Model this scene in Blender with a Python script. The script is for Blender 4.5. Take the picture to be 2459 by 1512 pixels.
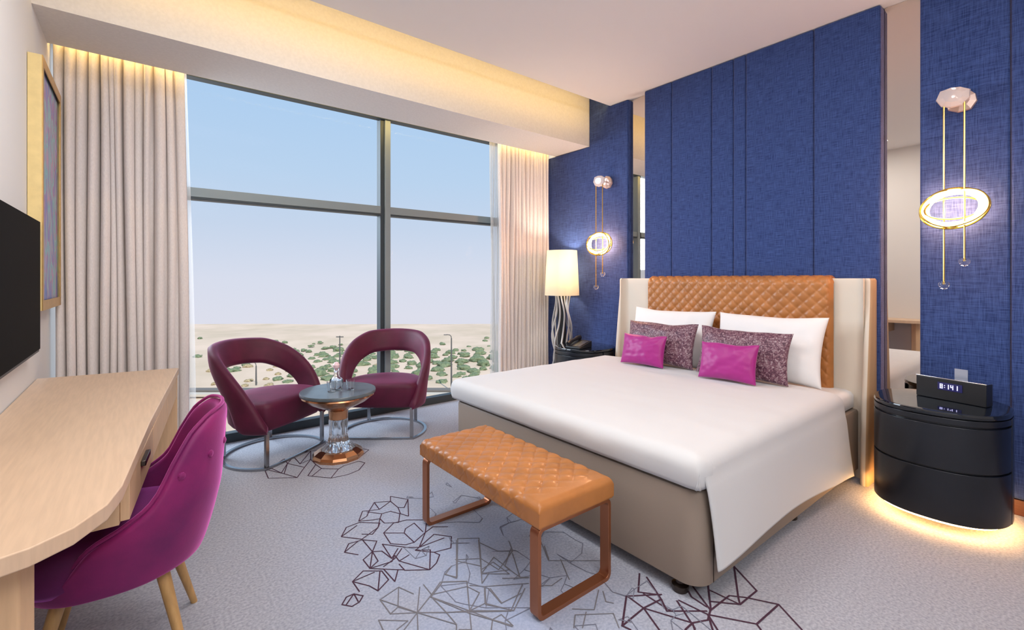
import bpy, bmesh, math, random
from mathutils import Vector, Matrix, noise
R = math.radians
PI = math.pi
random.seed(7)
for o in list(bpy.data.objects): bpy.data.objects.remove(o)
S = bpy.context.scene
COL = S.collection

# ------------------------------------------------------------------ camera
F, HX, HY, CH = 1123.0, 1229.5, 668.0, 1.28
SA, CA = math.sin(R(38.5)), math.cos(R(38.5))
cd = bpy.data.cameras.new('camera'); cam = bpy.data.objects.new('camera', cd); COL.objects.link(cam)
cam.location = (0, 0, CH); cam.rotation_euler = (R(90), 0, R(-38.5))
cd.sensor_width = 36; cd.lens = F / 2459 * 36; cd.shift_y = -(756 - HY) / 2459
cd.clip_start = .02; cd.clip_end = 2000
S.camera = cam

def at_z(x, y, z):            # where the sight line of a photo pixel meets the level z
    d = (CH - z) * F / (y - HY); k = (x - HX) / F
    return (d * (SA + CA * k), d * (CA - SA * k))
def wall_y(x, X):             # Y on the plane X = const
    k = (x - HX) / F
    return X * (CA - SA * k) / (SA + CA * k)

# ------------------------------------------------------------------ world
W = bpy.data.worlds.new('sky'); S.world = W; W.use_nodes = True
nt = W.node_tree; nt.nodes.clear()
tc = nt.nodes.new('ShaderNodeTexCoord'); sp = nt.nodes.new('ShaderNodeSeparateXYZ')
mr = nt.nodes.new('ShaderNodeMapRange'); mr.inputs[1].default_value = -.2; mr.inputs[2].default_value = .8
cr = nt.nodes.new('ShaderNodeValToRGB'); bg = nt.nodes.new('ShaderNodeBackground'); ow = nt.nodes.new('ShaderNodeOutputWorld')
nt.links.new(tc.outputs['Generated'], sp.inputs[0]); nt.links.new(sp.outputs['Z'], mr.inputs[0])
nt.links.new(mr.outputs[0], cr.inputs[0]); nt.links.new(cr.outputs[0], bg.inputs[0]); nt.links.new(bg.outputs[0], ow.inputs[0])
E = cr.color_ramp.elements
E[0].position = 0; E[0].color = (.74, .72, .80, 1)
E[1].position = .12; E[1].color = (.74, .745, .84, 1)
for p, c in ((.20, (.70, .735, .85)), (.30, (.58, .68, .84)), (.40, (.50, .66, .86)), (.52, (.44, .63, .87)), (.7, (.42, .60, .86)), (1, (.40, .58, .86))):
    e = E.new(p); e.color = (*c, 1)
bg.inputs[1].default_value = 1.0

def light(kind, name, loc, power, color, size=None, size_y=None, target=None, radius=None, spread=None):
    l = bpy.data.lights.new(name, kind); l.energy = power; l.color = color
    o = bpy.data.objects.new(name, l); COL.objects.link(o); o.location = loc
    if kind == 'AREA':
        l.shape = 'RECTANGLE'; l.size = size; l.size_y = size_y or size
        if spread: l.spread = spread
    if radius is not None: l.shadow_soft_size = radius
    if target is not None:
        o.rotation_euler = (Vector(target) - Vector(loc)).to_track_quat('-Z', 'Y').to_euler()
    return o
sun = light('SUN', 'sun', (0, -20, 40), 3.0, (1, .92, .80)); sun.rotation_euler = (R(42), 0, R(-12)); sun.data.angle = R(1)
# added area lamps: one outside standing in for daylight, three ceiling fills without fixtures
light('AREA', 'daylight_fill', (-1.2, 6.4, 2.7), 330, (.80, .90, 1), 3.2, 2.6, (2.2, 1.5, .5))
light('AREA', 'added_fill_desk', (.75, 1.95, 3.0), 32, (1, .97, .95), 1.1, .6, (.75, 1.95, 0))
light('AREA', 'added_fill_bed', (1.5, .15, 3.0), 28, (1, .94, .90), 1.6, .6, (1.6, .3, 0))
light('AREA', 'added_fill_entry', (.5, -1.2, 3.0), 86, (1, .975, .95), 1.6, 1.4, (1.3, 1.6, .8))
# cove strips: above the lowered ceiling and in the curtain pocket
light('AREA', 'cove_strip', (1.66, 3.06, 3.105), 8.5, (1, .62, .14), 4.1, .03, (1.66, 3.36, 2.75))
light('AREA', 'curtain_pocket_strip', (1.66, 3.885, 2.80), 15, (1, .66, .22), 4.1, .02, (1.66, 4.0, 2.78))

S.view_settings.view_transform = 'Standard'; S.view_settings.look = 'None'
S.view_settings.gamma = 1; S.view_settings.exposure = 0.0; S.view_settings.use_curve_mapping = False

# ------------------------------------------------------------------ materials
def srgb(r, g, b):
    f = lambda c: (c / 255 / 12.92) if c <= 10 else ((c / 255 + .055) / 1.055) ** 2.4
    return (f(r), f(g), f(b), 1)
def mat(name, col, rough=.6, metal=0, noise_s=None, noise_a=.15, bump=0, bump_s=200, stretch=(1, 1, 1), sheen=0, coat=0,
        spec=.5, emit=None, es=0, trans=0, ior=1.45, col2=None, sheen_tint=None, sss=0, mix_hi=.65, mix_lo=.35, alpha=None, detail=4):
    m = bpy.data.materials.new(name); m.use_nodes = True
    n = m.node_tree; b = n.nodes['Principled BSDF']
    c = col if len(col) == 4 else (*col, 1)
    b.inputs['Base Color'].default_value = c
    b.inputs['Roughness'].default_value = rough; b.inputs['Metallic'].default_value = metal
    b.inputs['Specular IOR Level'].default_value = spec
    b.inputs['IOR'].default_value = ior
    b.inputs['Transmission Weight'].default_value = trans
    if sheen:
        b.inputs['Sheen Weight'].default_value = sheen; b.inputs['Sheen Roughness'].default_value = .4
        if sheen_tint: b.inputs['Sheen Tint'].default_value = (*sheen_tint, 1)
    if coat: b.inputs['Coat Weight'].default_value = coat; b.inputs['Coat Roughness'].default_value = .08
    if emit: b.inputs['Emission Color'].default_value = (*emit, 1); b.inputs['Emission Strength'].default_value = es
    if alpha is not None: b.inputs['Alpha'].default_value = alpha
    t = n.nodes.new('ShaderNodeTexCoord'); mp = n.nodes.new('ShaderNodeMapping'); mp.inputs['Scale'].default_value = stretch
    n.links.new(t.outputs['Object'], mp.inputs[0])
    if noise_s:
        nz = n.nodes.new('ShaderNodeTexNoise'); nz.inputs['Scale'].default_value = noise_s; nz.inputs['Detail'].default_value = detail
        n.links.new(mp.outputs[0], nz.inputs[0])
        rp = n.nodes.new('ShaderNodeValToRGB'); rp.color_ramp.elements[0].position = mix_lo; rp.color_ramp.elements[1].position = mix_hi
        if col2 is not None: lo = col2 if len(col2) == 4 else (*col2, 1)
        else: lo = (*[v * (1 - noise_a) for v in c[:3]], 1)
        rp.color_ramp.elements[0].color = lo
        rp.color_ramp.elements[1].color = c if col2 is not None else (*[min(1, v * (1 + noise_a)) for v in c[:3]], 1)
        n.links.new(nz.outputs['Fac'], rp.inputs[0]); n.links.new(rp.outputs[0], b.inputs['Base Color'])
    if bump:
        nb = n.nodes.new('ShaderNodeTexNoise'); nb.inputs['Scale'].default_value = bump_s; nb.inputs['Detail'].default_value = 3
        n.links.new(mp.outputs[0], nb.inputs[0])
        bp = n.nodes.new('ShaderNodeBump'); bp.inputs['Strength'].default_value = bump; bp.inputs['Distance'].default_value = .003
        n.links.new(nb.outputs['Fac'], bp.inputs['Height']); n.links.new(bp.outputs[0], b.inputs['Normal'])
    return m
M = {}
M['white_wall'] = mat('white_wall', (.74, .74, .73), .8, bump=.08, bump_s=90)
M['ceiling'] = mat('ceiling_paint', (.86, .85, .85), .9)
M['soffit'] = mat('soffit_paint', (.72, .70, .68), .85, noise_s=60, noise_a=.03)
M['carpet'] = mat('carpet', (.46, .475, .53), .95, noise_s=95, col2=(.28, .29, .34), bump=.5, bump_s=500, mix_lo=.3, mix_hi=.7, detail=8)
def carpet_patch(m):          # pale blue yarn mixed into the grey around the bench
    n = m.node_tree; b = n.nodes['Principled BSDF']; src = b.inputs['Base Color'].links[0].from_socket
    t = n.nodes.new('ShaderNodeTexCoord'); mp = n.nodes.new('ShaderNodeMapping'); mp.inputs['Location'].default_value = (-1.42, -1.0, 0); mp.inputs['Scale'].default_value = (1.25, .62, 1)
    g = n.nodes.new('ShaderNodeTexGradient'); g.gradient_type = 'SPHERICAL'; z = n.nodes.new('ShaderNodeTexNoise'); z.inputs['Scale'].default_value = 5; z.inputs['Detail'].default_value = 8
    mu = n.nodes.new('ShaderNodeMath'); mu.operation = 'MULTIPLY'; mx = n.nodes.new('ShaderNodeMix'); mx.data_type = 'RGBA'
    n.links.new(t.outputs['Object'], mp.inputs[0]); n.links.new(mp.outputs[0], g.inputs[0]); n.links.new(t.outputs['Object'], z.inputs[0])
    n.links.new(g.outputs['Fac'], mu.inputs[0]); n.links.new(z.outputs['Fac'], mu.inputs[1]); n.links.new(mu.outputs[0], mx.inputs[0])
    n.links.new(src, mx.inputs[6]); mx.inputs[7].default_value = (.33, .43, .68, 1); n.links.new(mx.outputs[2], b.inputs['Base Color'])
carpet_patch(M['carpet'])
M['carpet_purple'] = mat('carpet_purple_line', (.055, .02, .04), .95)
M['carpet_grey'] = mat('carpet_grey_line', (.17, .165, .185), .95)
M['carpet_blue'] = mat('carpet_blue_line', (.17, .18, .24), .95)

def blue_fabric():
    m = mat('blue_fabric', (.022, .046, .17), .85, sheen=.28, sheen_tint=(1, .78, .85), spec=.3)
    n = m.node_tree; b = n.nodes['Principled BSDF']
    t = n.nodes.new('ShaderNodeTexCoord')
    outs = []
    for sc in ((40, 260, 14), (40, 14, 230)):
        mp = n.nodes.new('ShaderNodeMapping'); mp.inputs['Scale'].default_value = sc; n.links.new(t.outputs['Object'], mp.inputs[0])
        z = n.nodes.new('ShaderNodeTexNoise'); z.inputs['Scale'].default_value = 1.0; z.inputs['Detail'].default_value = 3
        n.links.new(mp.outputs[0], z.inputs[0]); outs.append(z)
    a = n.nodes.new('ShaderNodeMath'); a.operation = 'ADD'; n.links.new(outs[0].outputs['Fac'], a.inputs[0]); n.links.new(outs[1].outputs['Fac'], a.inputs[1])
    r = n.nodes.new('ShaderNodeMapRange'); r.inputs[1].default_value = .7; r.inputs[2].default_value = 1.3; n.links.new(a.outputs[0], r.inputs[0])
    mx = n.nodes.new('ShaderNodeMix'); mx.data_type = 'RGBA'
    mx.inputs[6].default_value = (.012, .028, .11, 1); mx.inputs[7].default_value = (.050, .090, .255, 1)
    n.links.new(r.outputs[0], mx.inputs[0]); n.links.new(mx.outputs[2], b.inputs['Base Color'])
    bp = n.nodes.new('ShaderNodeBump'); bp.inputs['Strength'].default_value = .4; bp.inputs['Distance'].default_value = .002
    n.links.new(r.outputs[0], bp.inputs['Height']); n.links.new(bp.outputs[0], b.inputs['Normal'])
    return m
M['blue'] = blue_fabric()
M['mirror'] = mat('bronze_mirror', (.72, .66, .60), .015, 1)
M['skirting'] = mat('skirting_wood', (.10, .035, .02), .35, noise_s=12, stretch=(1, 1, 20))
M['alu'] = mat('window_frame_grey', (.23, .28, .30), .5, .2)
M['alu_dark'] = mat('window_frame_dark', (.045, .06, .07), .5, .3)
M['curtain'] = mat('curtain_fabric', (.78, .73, .71), .85, noise_s=220, noise_a=.05, stretch=(1, 1, .3), bump=.1, bump_s=300)
M['oak'] = mat('pale_oak', srgb(212, 184, 156), .42, noise_s=7, noise_a=.05, stretch=(14, 1, 1), bump=.03)
M['oak_edge'] = mat('pale_oak_edge', srgb(208, 174, 138), .42, noise_s=7, noise_a=.05, stretch=(14, 1, 1))
M['leg_wood'] = mat('leg_oak', srgb(186, 148, 96), .4, noise_s=9, noise_a=.1, stretch=(8, 8, 1))
M['dark_metal'] = mat('dark_bronze_handle', (.09, .07, .06), .3, 1)
M['black'] = mat('screen_black', (.003, .003, .003), .4, spec=.05, ior=1.15)
M['black_plastic'] = mat('black_plastic', (.012, .012, .014), .35)
M['black_lacquer'] = mat('black_lacquer', (.006, .008, .013), .32, coat=.25, noise_s=5, noise_a=.2)
M['black_gloss'] = mat('black_gloss', (.006, .009, .014), .05, coat=.6)
M['gold'] = mat('gold_frame', srgb(206, 168, 104), .35, .75, noise_s=30, noise_a=.08)
M['cream_edge'] = mat('cream_gold_edge', srgb(235, 212, 150), .5, noise_s=20, noise_a=.05)
M['velvet'] = mat('magenta_velvet', (.25, .010, .12), .6, noise_s=5, col2=(.13, .006, .085), sheen=1, sheen_tint=(1, .25, .75), bump=.1, bump_s=120)
M['velvet_in'] = mat('purple_velvet', (.15, .006, .10), .65, noise_s=6, col2=(.09, .004, .07), sheen=.9, sheen_tint=(.8, .2, .9), bump=.1, bump_s=120)
M['plum'] = mat('plum_upholstery', (.085, .0045, .028), .6, noise_s=9, noise_a=.15, sheen=.28, sheen_tint=(1, .3, .6), bump=.08, bump_s=260)
M['steel'] = mat('brushed_steel', (.36, .37, .39), .26, 1)
M['chrome'] = mat('chrome', (.75, .76, .78), .12, 1)
M['rod_silver'] = mat('satin_silver', (.80, .79, .76), .38, .8)
M['copper'] = mat('rose_copper', srgb(205, 150, 110), .2, .95)
M['bench_metal'] = mat('bronze_bench_metal', srgb(172, 112, 80), .34, .85)
M['slate'] = mat('slate_top', (.10, .125, .14), .3, noise_s=14, noise_a=.12, coat=.3)
M['glass'] = mat('clear_glass', (1, 1, 1), .02, trans=1, ior=1.45)
M['glass_stem'] = mat('ribbed_crystal', (.93, .97, 1), .05, trans=.92, ior=1.45)
M['tan'] = mat('tan_leather', srgb(170, 110, 58), .40, noise_s=8, noise_a=.12, coat=.12, bump=.12, bump_s=300)
M['cream'] = mat('cream_leather', (.66, .59, .50), .5, bump=.05)
M['wing_brown'] = mat('tan_wing_leather', (.42, .27, .15), .5, bump=.05)
M['taupe'] = mat('taupe_leather', (.235, .185, .15), .55, bump=.1, bump_s=300)
M['linen'] = mat('white_linen', (.62, .625, .635), .8, bump=.08, bump_s=60, sheen=.1)
M['linen2'] = mat('white_pillow_cotton', (.76, .76, .77), .8, bump=.12, bump_s=25, sheen=.1)
M['satin'] = mat('magenta_satin', (.34, .018, .20), .42, bump=.1, bump_s=50, stretch=(1, 6, 6), sheen=.5, sheen_tint=(1, .5, .9))
def shade_mat():
    m = bpy.data.materials.new('lampshade'); m.use_nodes = True; n = m.node_tree; n.nodes.clear()
    o = n.nodes.new('ShaderNodeOutputMaterial'); mx = n.nodes.new('ShaderNodeMixShader'); mx.inputs[0].default_value = .6
    d = n.nodes.new('ShaderNodeBsdfDiffuse'); d.inputs[0].default_value = (.85, .80, .70, 1); t = n.nodes.new('ShaderNodeBsdfTranslucent'); t.inputs[0].default_value = (.9, .85, .74, 1)
    n.links.new(d.outputs[0], mx.inputs[1]); n.links.new(t.outputs[0], mx.inputs[2]); n.links.new(mx.outputs[0], o.inputs[0])
    return m
M['shade'] = shade_mat()
M['glow'] = mat('warm_tube', (1, .9, .6), .3, emit=(1, .72, .32), es=7)
M['sconce_gold'] = mat('sconce_gold', srgb(214, 176, 92), .2, .9)
M['strip'] = mat('warm_led', (1, .8, .5), .3, emit=(1, .50, .16), es=80)
M['digit'] = mat('display_digits', (.5, .5, .8), .3, emit=(.62, .62, 1), es=1.4)
M['display'] = mat('display_dark_blue', (.01, .01, .05), .1, emit=(.01, .01, .08), es=.6)
M['frosted'] = mat('frosted_card', (.55, .58, .66), .3, trans=.4, alpha=.7)

def brocade():
    m = mat('brocade', (.2, .1, .15), .45, sheen=.4)
    n = m.node_tree; b = n.nodes['Principled BSDF']; t = n.nodes.new('ShaderNodeTexCoord')
    v = n.nodes.new('ShaderNodeTexVoronoi'); v.inputs['Scale'].default_value = 70; v.feature = 'DISTANCE_TO_EDGE'
    nz = n.nodes.new('ShaderNodeTexNoise'); nz.inputs['Scale'].default_value = 34; nz.inputs['Detail'].default_value = 6; nz.inputs['Distortion'].default_value = 2.2
    n.links.new(t.outputs['Object'], v.inputs[0]); n.links.new(t.outputs['Object'], nz.inputs[0])
    ad = n.nodes.new('ShaderNodeMath'); ad.operation = 'MULTIPLY_ADD'; ad.inputs[1].default_value = .45
    n.links.new(v.outputs['Distance'], ad.inputs[0]); n.links.new(nz.outputs['Fac'], ad.inputs[2])
    r = n.nodes.new('ShaderNodeValToRGB'); r.color_ramp.elements[0].position = .42; r.color_ramp.elements[0].color = (.055, .014, .035, 1)
    r.color_ramp.elements[1].position = .78; r.color_ramp.elements[1].color = (.36, .28, .30, 1)
    e = r.color_ramp.elements.new(.56); e.color = (.16, .065, .095, 1)
    n.links.new(ad.outputs[0], r.inputs[0]); n.links.new(r.outputs[0], b.inputs['Base Color'])
    bp = n.nodes.new('ShaderNodeBump'); bp.inputs['Strength'].default_value = .3; bp.inputs['Distance'].default_value = .003
    n.links.new(ad.outputs[0], bp.inputs['Height']); n.links.new(bp.outputs[0], b.inputs['Normal'])
    return m
M['brocade'] = brocade()

def painting():
    m = mat('abstract_paint', (.3, .3, .5), .5)
    n = m.node_tree; b = n.nodes['Principled BSDF']; t = n.nodes.new('ShaderNodeTexCoord')
    mp = n.nodes.new('ShaderNodeMapping'); mp.inputs['Scale'].default_value = (2, 6, 2.2); n.links.new(t.outputs['Object'], mp.inputs[0])
    nz = n.nodes.new('ShaderNodeTexNoise'); nz.inputs['Scale'].default_value = 2.2; nz.inputs['Detail'].default_value = 5; nz.inputs['Distortion'].default_value = .8
    n.links.new(mp.outputs[0], nz.inputs[0])
    r = n.nodes.new('ShaderNodeValToRGB'); els = r.color_ramp.elements
    els[0].position = .28; els[0].color = srgb(95, 110, 175); els[1].position = .75; els[1].color = srgb(210, 190, 200)
    for p, c in ((.38, (120, 150, 205)), (.46, (175, 130, 175)), (.52, (150, 195, 200)), (.58, (130, 180, 195)), (.64, (210, 145, 180)), (.69, (135, 160, 215))):
        e = els.new(p); e.color = srgb(*c)
    n.links.new(nz.outputs['Fac'], r.inputs[0]); n.links.new(r.outputs[0], b.inputs['Base Color'])
    return m
M['paint'] = painting()

def thin_glass(name, tint, refl):
    m = bpy.data.materials.new(name); m.use_nodes = True; n = m.node_tree; n.nodes.clear()
    o = n.nodes.new('ShaderNodeOutputMaterial'); mx = n.nodes.new('ShaderNodeMixShader'); tr = n.nodes.new('ShaderNodeBsdfTransparent')
    g = n.nodes.new('ShaderNodeBsdfGlossy'); g.inputs['Roughness'].default_value = .02; tr.inputs[0].default_value = (*tint, 1)
    mx.inputs[0].default_value = refl
    n.links.new(tr.outputs[0], mx.inputs[1]); n.links.new(g.outputs[0], mx.inputs[2]); n.links.new(mx.outputs[0], o.inputs[0])
    return m
M['pane'] = thin_glass('window_glass', (.99, .995, 1), .0003)
def sheer_mat():
    m = bpy.data.materials.new('sheer_fabric'); m.use_nodes = True; n = m.node_tree; n.nodes.clear()
    o = n.nodes.new('ShaderNodeOutputMaterial'); mx = n.nodes.new('ShaderNodeMixShader'); tr = n.nodes.new('ShaderNodeBsdfTransparent')
    d = n.nodes.new('ShaderNodeBsdfDiffuse'); d.inputs[0].default_value = (.75, .74, .72, 1); tl = n.nodes.new('ShaderNodeBsdfTranslucent'); tl.inputs[0].default_value = (.75, .74, .72, 1)
    m2 = n.nodes.new('ShaderNodeMixShader'); m2.inputs[0].default_value = .5; mx.inputs[0].default_value = .5
    n.links.new(d.outputs[0], m2.inputs[1]); n.links.new(tl.outputs[0], m2.inputs[2])
    n.links.new(tr.outputs[0], mx.inputs[1]); n.links.new(m2.outputs[0], mx.inputs[2]); n.links.new(mx.outputs[0], o.inputs[0])
    return m
M['sheer'] = sheer_mat()
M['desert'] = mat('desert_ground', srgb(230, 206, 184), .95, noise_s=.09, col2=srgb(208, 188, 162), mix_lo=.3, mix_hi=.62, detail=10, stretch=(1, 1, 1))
M['far_haze'] = mat('far_plain_haze_tint', srgb(226, 214, 214), .95, noise_s=.05, col2=srgb(214, 200, 196), detail=8, stretch=(1, 1, 6))  # distance haze painted into the plain as a pale pinkish tint
M['bush'] = mat('shrub_green', srgb(140, 152, 118), .95, noise_s=2.5, col2=srgb(100, 118, 90), detail=8)
M['bush_dry'] = mat('dry_shrub', srgb(196, 178, 142), .95, noise_s=2.5, col2=srgb(150, 136, 104), detail=8)
M['road'] = mat('asphalt', srgb(120, 116, 112), .9)
M['kerb'] = mat('pale_kerb', srgb(206, 196, 180), .9)
M['pole'] = mat('pole_grey', (.12, .12, .12), .6)

# ------------------------------------------------------------------ mesh helpers
class MB:
    def __init__(s): s.v = []; s.f = []; s.m = []; s.mi = 0
    def add(s, vs, fs):
        b = len(s.v); s.v += [tuple(v) for v in vs]; s.f += [tuple(b + i for i in f) for f in fs]; s.m += [s.mi] * len(fs)
        return s
    def box(s, x0, x1, y0, y1, z0, z1):
        vs = [(x, y, z) for z in (z0, z1) for y in (y0, y1) for x in (x0, x1)]
        return s.add(vs, [(0, 2, 3, 1), (4, 5, 7, 6), (0, 1, 5, 4), (2, 6, 7, 3), (0, 4, 6, 2), (1, 3, 7, 5)])
    def prism(s, pts, z0, z1):
        n = len(pts); a = sum(pts[i][0] * pts[(i + 1) % n][1] - pts[(i + 1) % n][0] * pts[i][1] for i in range(n))
        if a < 0: pts = pts[::-1]
        vs = [(x, y, z0) for x, y in pts] + [(x, y, z1) for x, y in pts]
        return s.add(vs, [tuple(range(n - 1, -1, -1)), tuple(range(n, 2 * n))] + [(i, (i + 1) % n, n + (i + 1) % n, n + i) for i in range(n)])
    def loft(s, rings, closed=True, cap=True, flip=False):
        n = len(rings[0]); vs = [p for r in rings for p in r]; fs = []
        for j in range(len(rings) - 1):
            for i in range(n if closed else n - 1):
                a, b = j * n + i, j * n + (i + 1) % n
                fs.append((a, b, b + n, a + n))
        if cap and closed: fs.append(tuple(range(n - 1, -1, -1))); fs.append(tuple((len(rings) - 1) * n + i for i in range(n)))
        if flip: fs = [f[::-1] for f in fs]
        return s.add(vs, fs)
    def lathe(s, prof, n=40, c=(0, 0), cap=True, rib=None):
        rings = []
        for k, (r, z) in enumerate(prof):
            rings.append([(c[0] + (r * (1 + (rib(k, i) if rib else 0))) * math.cos(2 * PI * i / n), c[1] + (r * (1 + (rib(k, i) if rib else 0))) * math.sin(2 * PI * i / n), z) for i in range(n)])
        return s.loft(rings, cap=cap)
    def tube(s, pts, r, n=10, closed=False, up=None):
        pts = [Vector(p) for p in pts]; N = len(pts); rings = []; prev = None
        rr = r if isinstance(r, (list, tuple)) else [r] * N
        for i in range(N):
            if closed: t = (pts[(i + 1) % N] - pts[i - 1]).normalized()
            else: t = (pts[min(i + 1, N - 1)] - pts[max(i - 1, 0)]).normalized()
            if prev is None:
                a = Vector((0, 0, 1)) if abs(t.z) < .9 else Vector((1, 0, 0))
                u = t.cross(a).normalized()
            else: u = (prev - t * prev.dot(t)).normalized()
            prev = u; w = t.cross(u)
            rings.append([pts[i] + (u * math.cos(2 * PI * k / n) + w * math.sin(2 * PI * k / n)) * rr[i] for k in range(n)])
        if closed: rings.append(rings[0]); return s.loft(rings, cap=False)
        return s.loft(rings)
    def grid(s, fn, nu, nv, flip=False):
        vs = [fn(i / nu, j / nv) for j in range(nv + 1) for i in range(nu + 1)]
        fs = [(j * (nu + 1) + i, j * (nu + 1) + i + 1, (j + 1) * (nu + 1) + i + 1, (j + 1) * (nu + 1) + i) for j in range(nv) for i in range(nu)]
        if flip: fs = [f[::-1] for f in fs]
        return s.add(vs, fs)
    def build(s, name, m, parent=None, bevel=0, smooth=True, segs=3, weld=False, sub=0, solid=0, sharp=40):
        me = bpy.data.meshes.new(name); me.from_pydata(s.v, [], s.f)
        ms = m if isinstance(m, list) else [m]
        for x in ms: me.materials.append(x)
        if len(ms) > 1:
            for p, k in zip(me.polygons, s.m): p.material_index = k
        bm = bmesh.new(); bm.from_mesh(me)
        if weld: bmesh.ops.remove_doubles(bm, verts=bm.verts, dist=.0004)
        bmesh.ops.recalc_face_normals(bm, faces=bm.faces)
        if smooth:
            for f in bm.faces: f.smooth = True
            for e in bm.edges:
                if len(e.link_faces) == 2 and e.calc_face_angle(0) > R(sharp): e.smooth = False
        bm.to_mesh(me); bm.free()
        o = bpy.data.objects.new(name, me); COL.objects.link(o)
        if parent: o.parent = parent
        if solid:
            k = o.modifiers.new('solid', 'SOLIDIFY'); k.thickness = solid; k.offset = 0
        if bevel:
            k = o.modifiers.new('bevel', 'BEVEL'); k.width = bevel; k.segments = segs; k.limit_method = 'ANGLE'; k.angle_limit = R(40)
        if sub:
            k = o.modifiers.new('sub', 'SUBSURF'); k.levels = sub; k.render_levels = sub
        return o
def tag(o, label=None, cat=None, group=None, kind=None):
    if label: o['label'] = label
    if cat: o['category'] = cat
    if group: o['group'] = group
    if kind: o['kind'] = kind
    return o
def empty(name, loc, rz=0, label=None, cat=None, group=None):
    o = bpy.data.objects.new(name, None); COL.objects.link(o); o.location = loc; o.rotation_euler = (0, 0, rz); o.empty_display_size = .1
    return tag(o, label, cat, group)
def copy_tree(o, parent=None):
    c = o.copy(); COL.objects.link(c)
    if parent is not None: c.parent = parent
    for ch in list(o.children): copy_tree(ch, c)
    return c
def struct(o): o['kind'] = 'structure'; return o
def interp(tab, x):
    if x <= tab[0][0]: return tab[0][1]
    for (a, p), (b, q) in zip(tab, tab[1:]):
        if x <= b:
            t = (x - a) / (b - a); t = t * t * (3 - 2 * t) * .5 + t * .5; return p + (q - p) * t
    return tab[-1][1]

def smooth(tab, x):           # monotone cubic through the table
    n = len(tab); xs = [t[0] for t in tab]; ys = [t[1] for t in tab]
    if x <= xs[0]: return ys[0]
    if x >= xs[-1]: return ys[-1]
    d = [(ys[i + 1] - ys[i]) / (xs[i + 1] - xs[i]) for i in range(n - 1)]
    m = [0] + [0 if d[i - 1] * d[i] <= 0 else 2 * d[i - 1] * d[i] / (d[i - 1] + d[i]) for i in range(1, n - 1)] + [d[-1]]
    i = max(k for k in range(n - 1) if xs[k] <= x); h = xs[i + 1] - xs[i]; t = (x - xs[i]) / h
    return ((2 * t ** 3 - 3 * t * t + 1) * ys[i] + (t ** 3 - 2 * t * t + t) * h * m[i] + (-2 * t ** 3 + 3 * t * t) * ys[i + 1] + (t ** 3 - t * t) * h * m[i + 1])

# ------------------------------------------------------------------ room shell
XL, XB, YW, YB, ZC = -.43, 3.78, 4.30, -2.2, 3.02
XP, XBLK, XM = 3.71, 3.675, 3.755     # faces of side panels, padded block, mirrors

# carpet pattern, as ribbons woven in the carpet's own mesh
fl = MB(); fl.box(XL, XB, YB, 4.22, -.12, 0)
def ribbon(pts, w, mi, z=.0012):
    fl.mi = mi
    for a, b in zip(pts, pts[1:]):
        a = Vector((a[0], a[1])); b = Vector((b[0], b[1])); d = b - a
        if d.length < 1e-4: continue
        d.normalize(); n = Vector((-d.y, d.x)) * w / 2; a2 = a - d * w * .3; b2 = b + d * w * .3
        zz = z + random.random() * .0006
        fl.add([(*(a2 - n), zz), (*(b2 - n), zz), (*(b2 + n), zz), (*(a2 + n), zz)], [(0, 1, 2, 3)])
    fl.mi = 0
def crop(ox, oy, sc, polys, w, mi):
    for p in polys: ribbon([at_z(ox + x / sc, oy + y / sc, 0) for x, y in p], w, mi)
# cluster under the side table
crop(460, 760, 3.688, [
 [(645,1350),(680,1432),(935,1425),(820,1392),(645,1350)], [(700,1340),(795,1385),(850,1300),(820,1260),(700,1340)],
 [(820,1392),(850,1300),(1000,1335),(935,1425)], [(1000,1335),(1055,1265),(1100,1310),(1030,1410)], [(905,1240),(960,1305),(1055,1190),(905,1240)],
 [(1055,1190),(1055,1265),(960,1305)], [(1055,1190),(1150,1180)], [(1030,1410),(1235,1430),(1300,1350),(1150,1345),(1070,1410)],
 [(1235,1430),(1380,1400),(1480,1360),(1535,1295),(1480,1280),(1350,1320),(1300,1350)], [(1480,1165),(1570,1180),(1490,1245)], [(1480,1360),(1535,1295)],
 [(850,1300),(905,1240)], [(1100,1310),(1150,1345)]], .006, 1)
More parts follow.
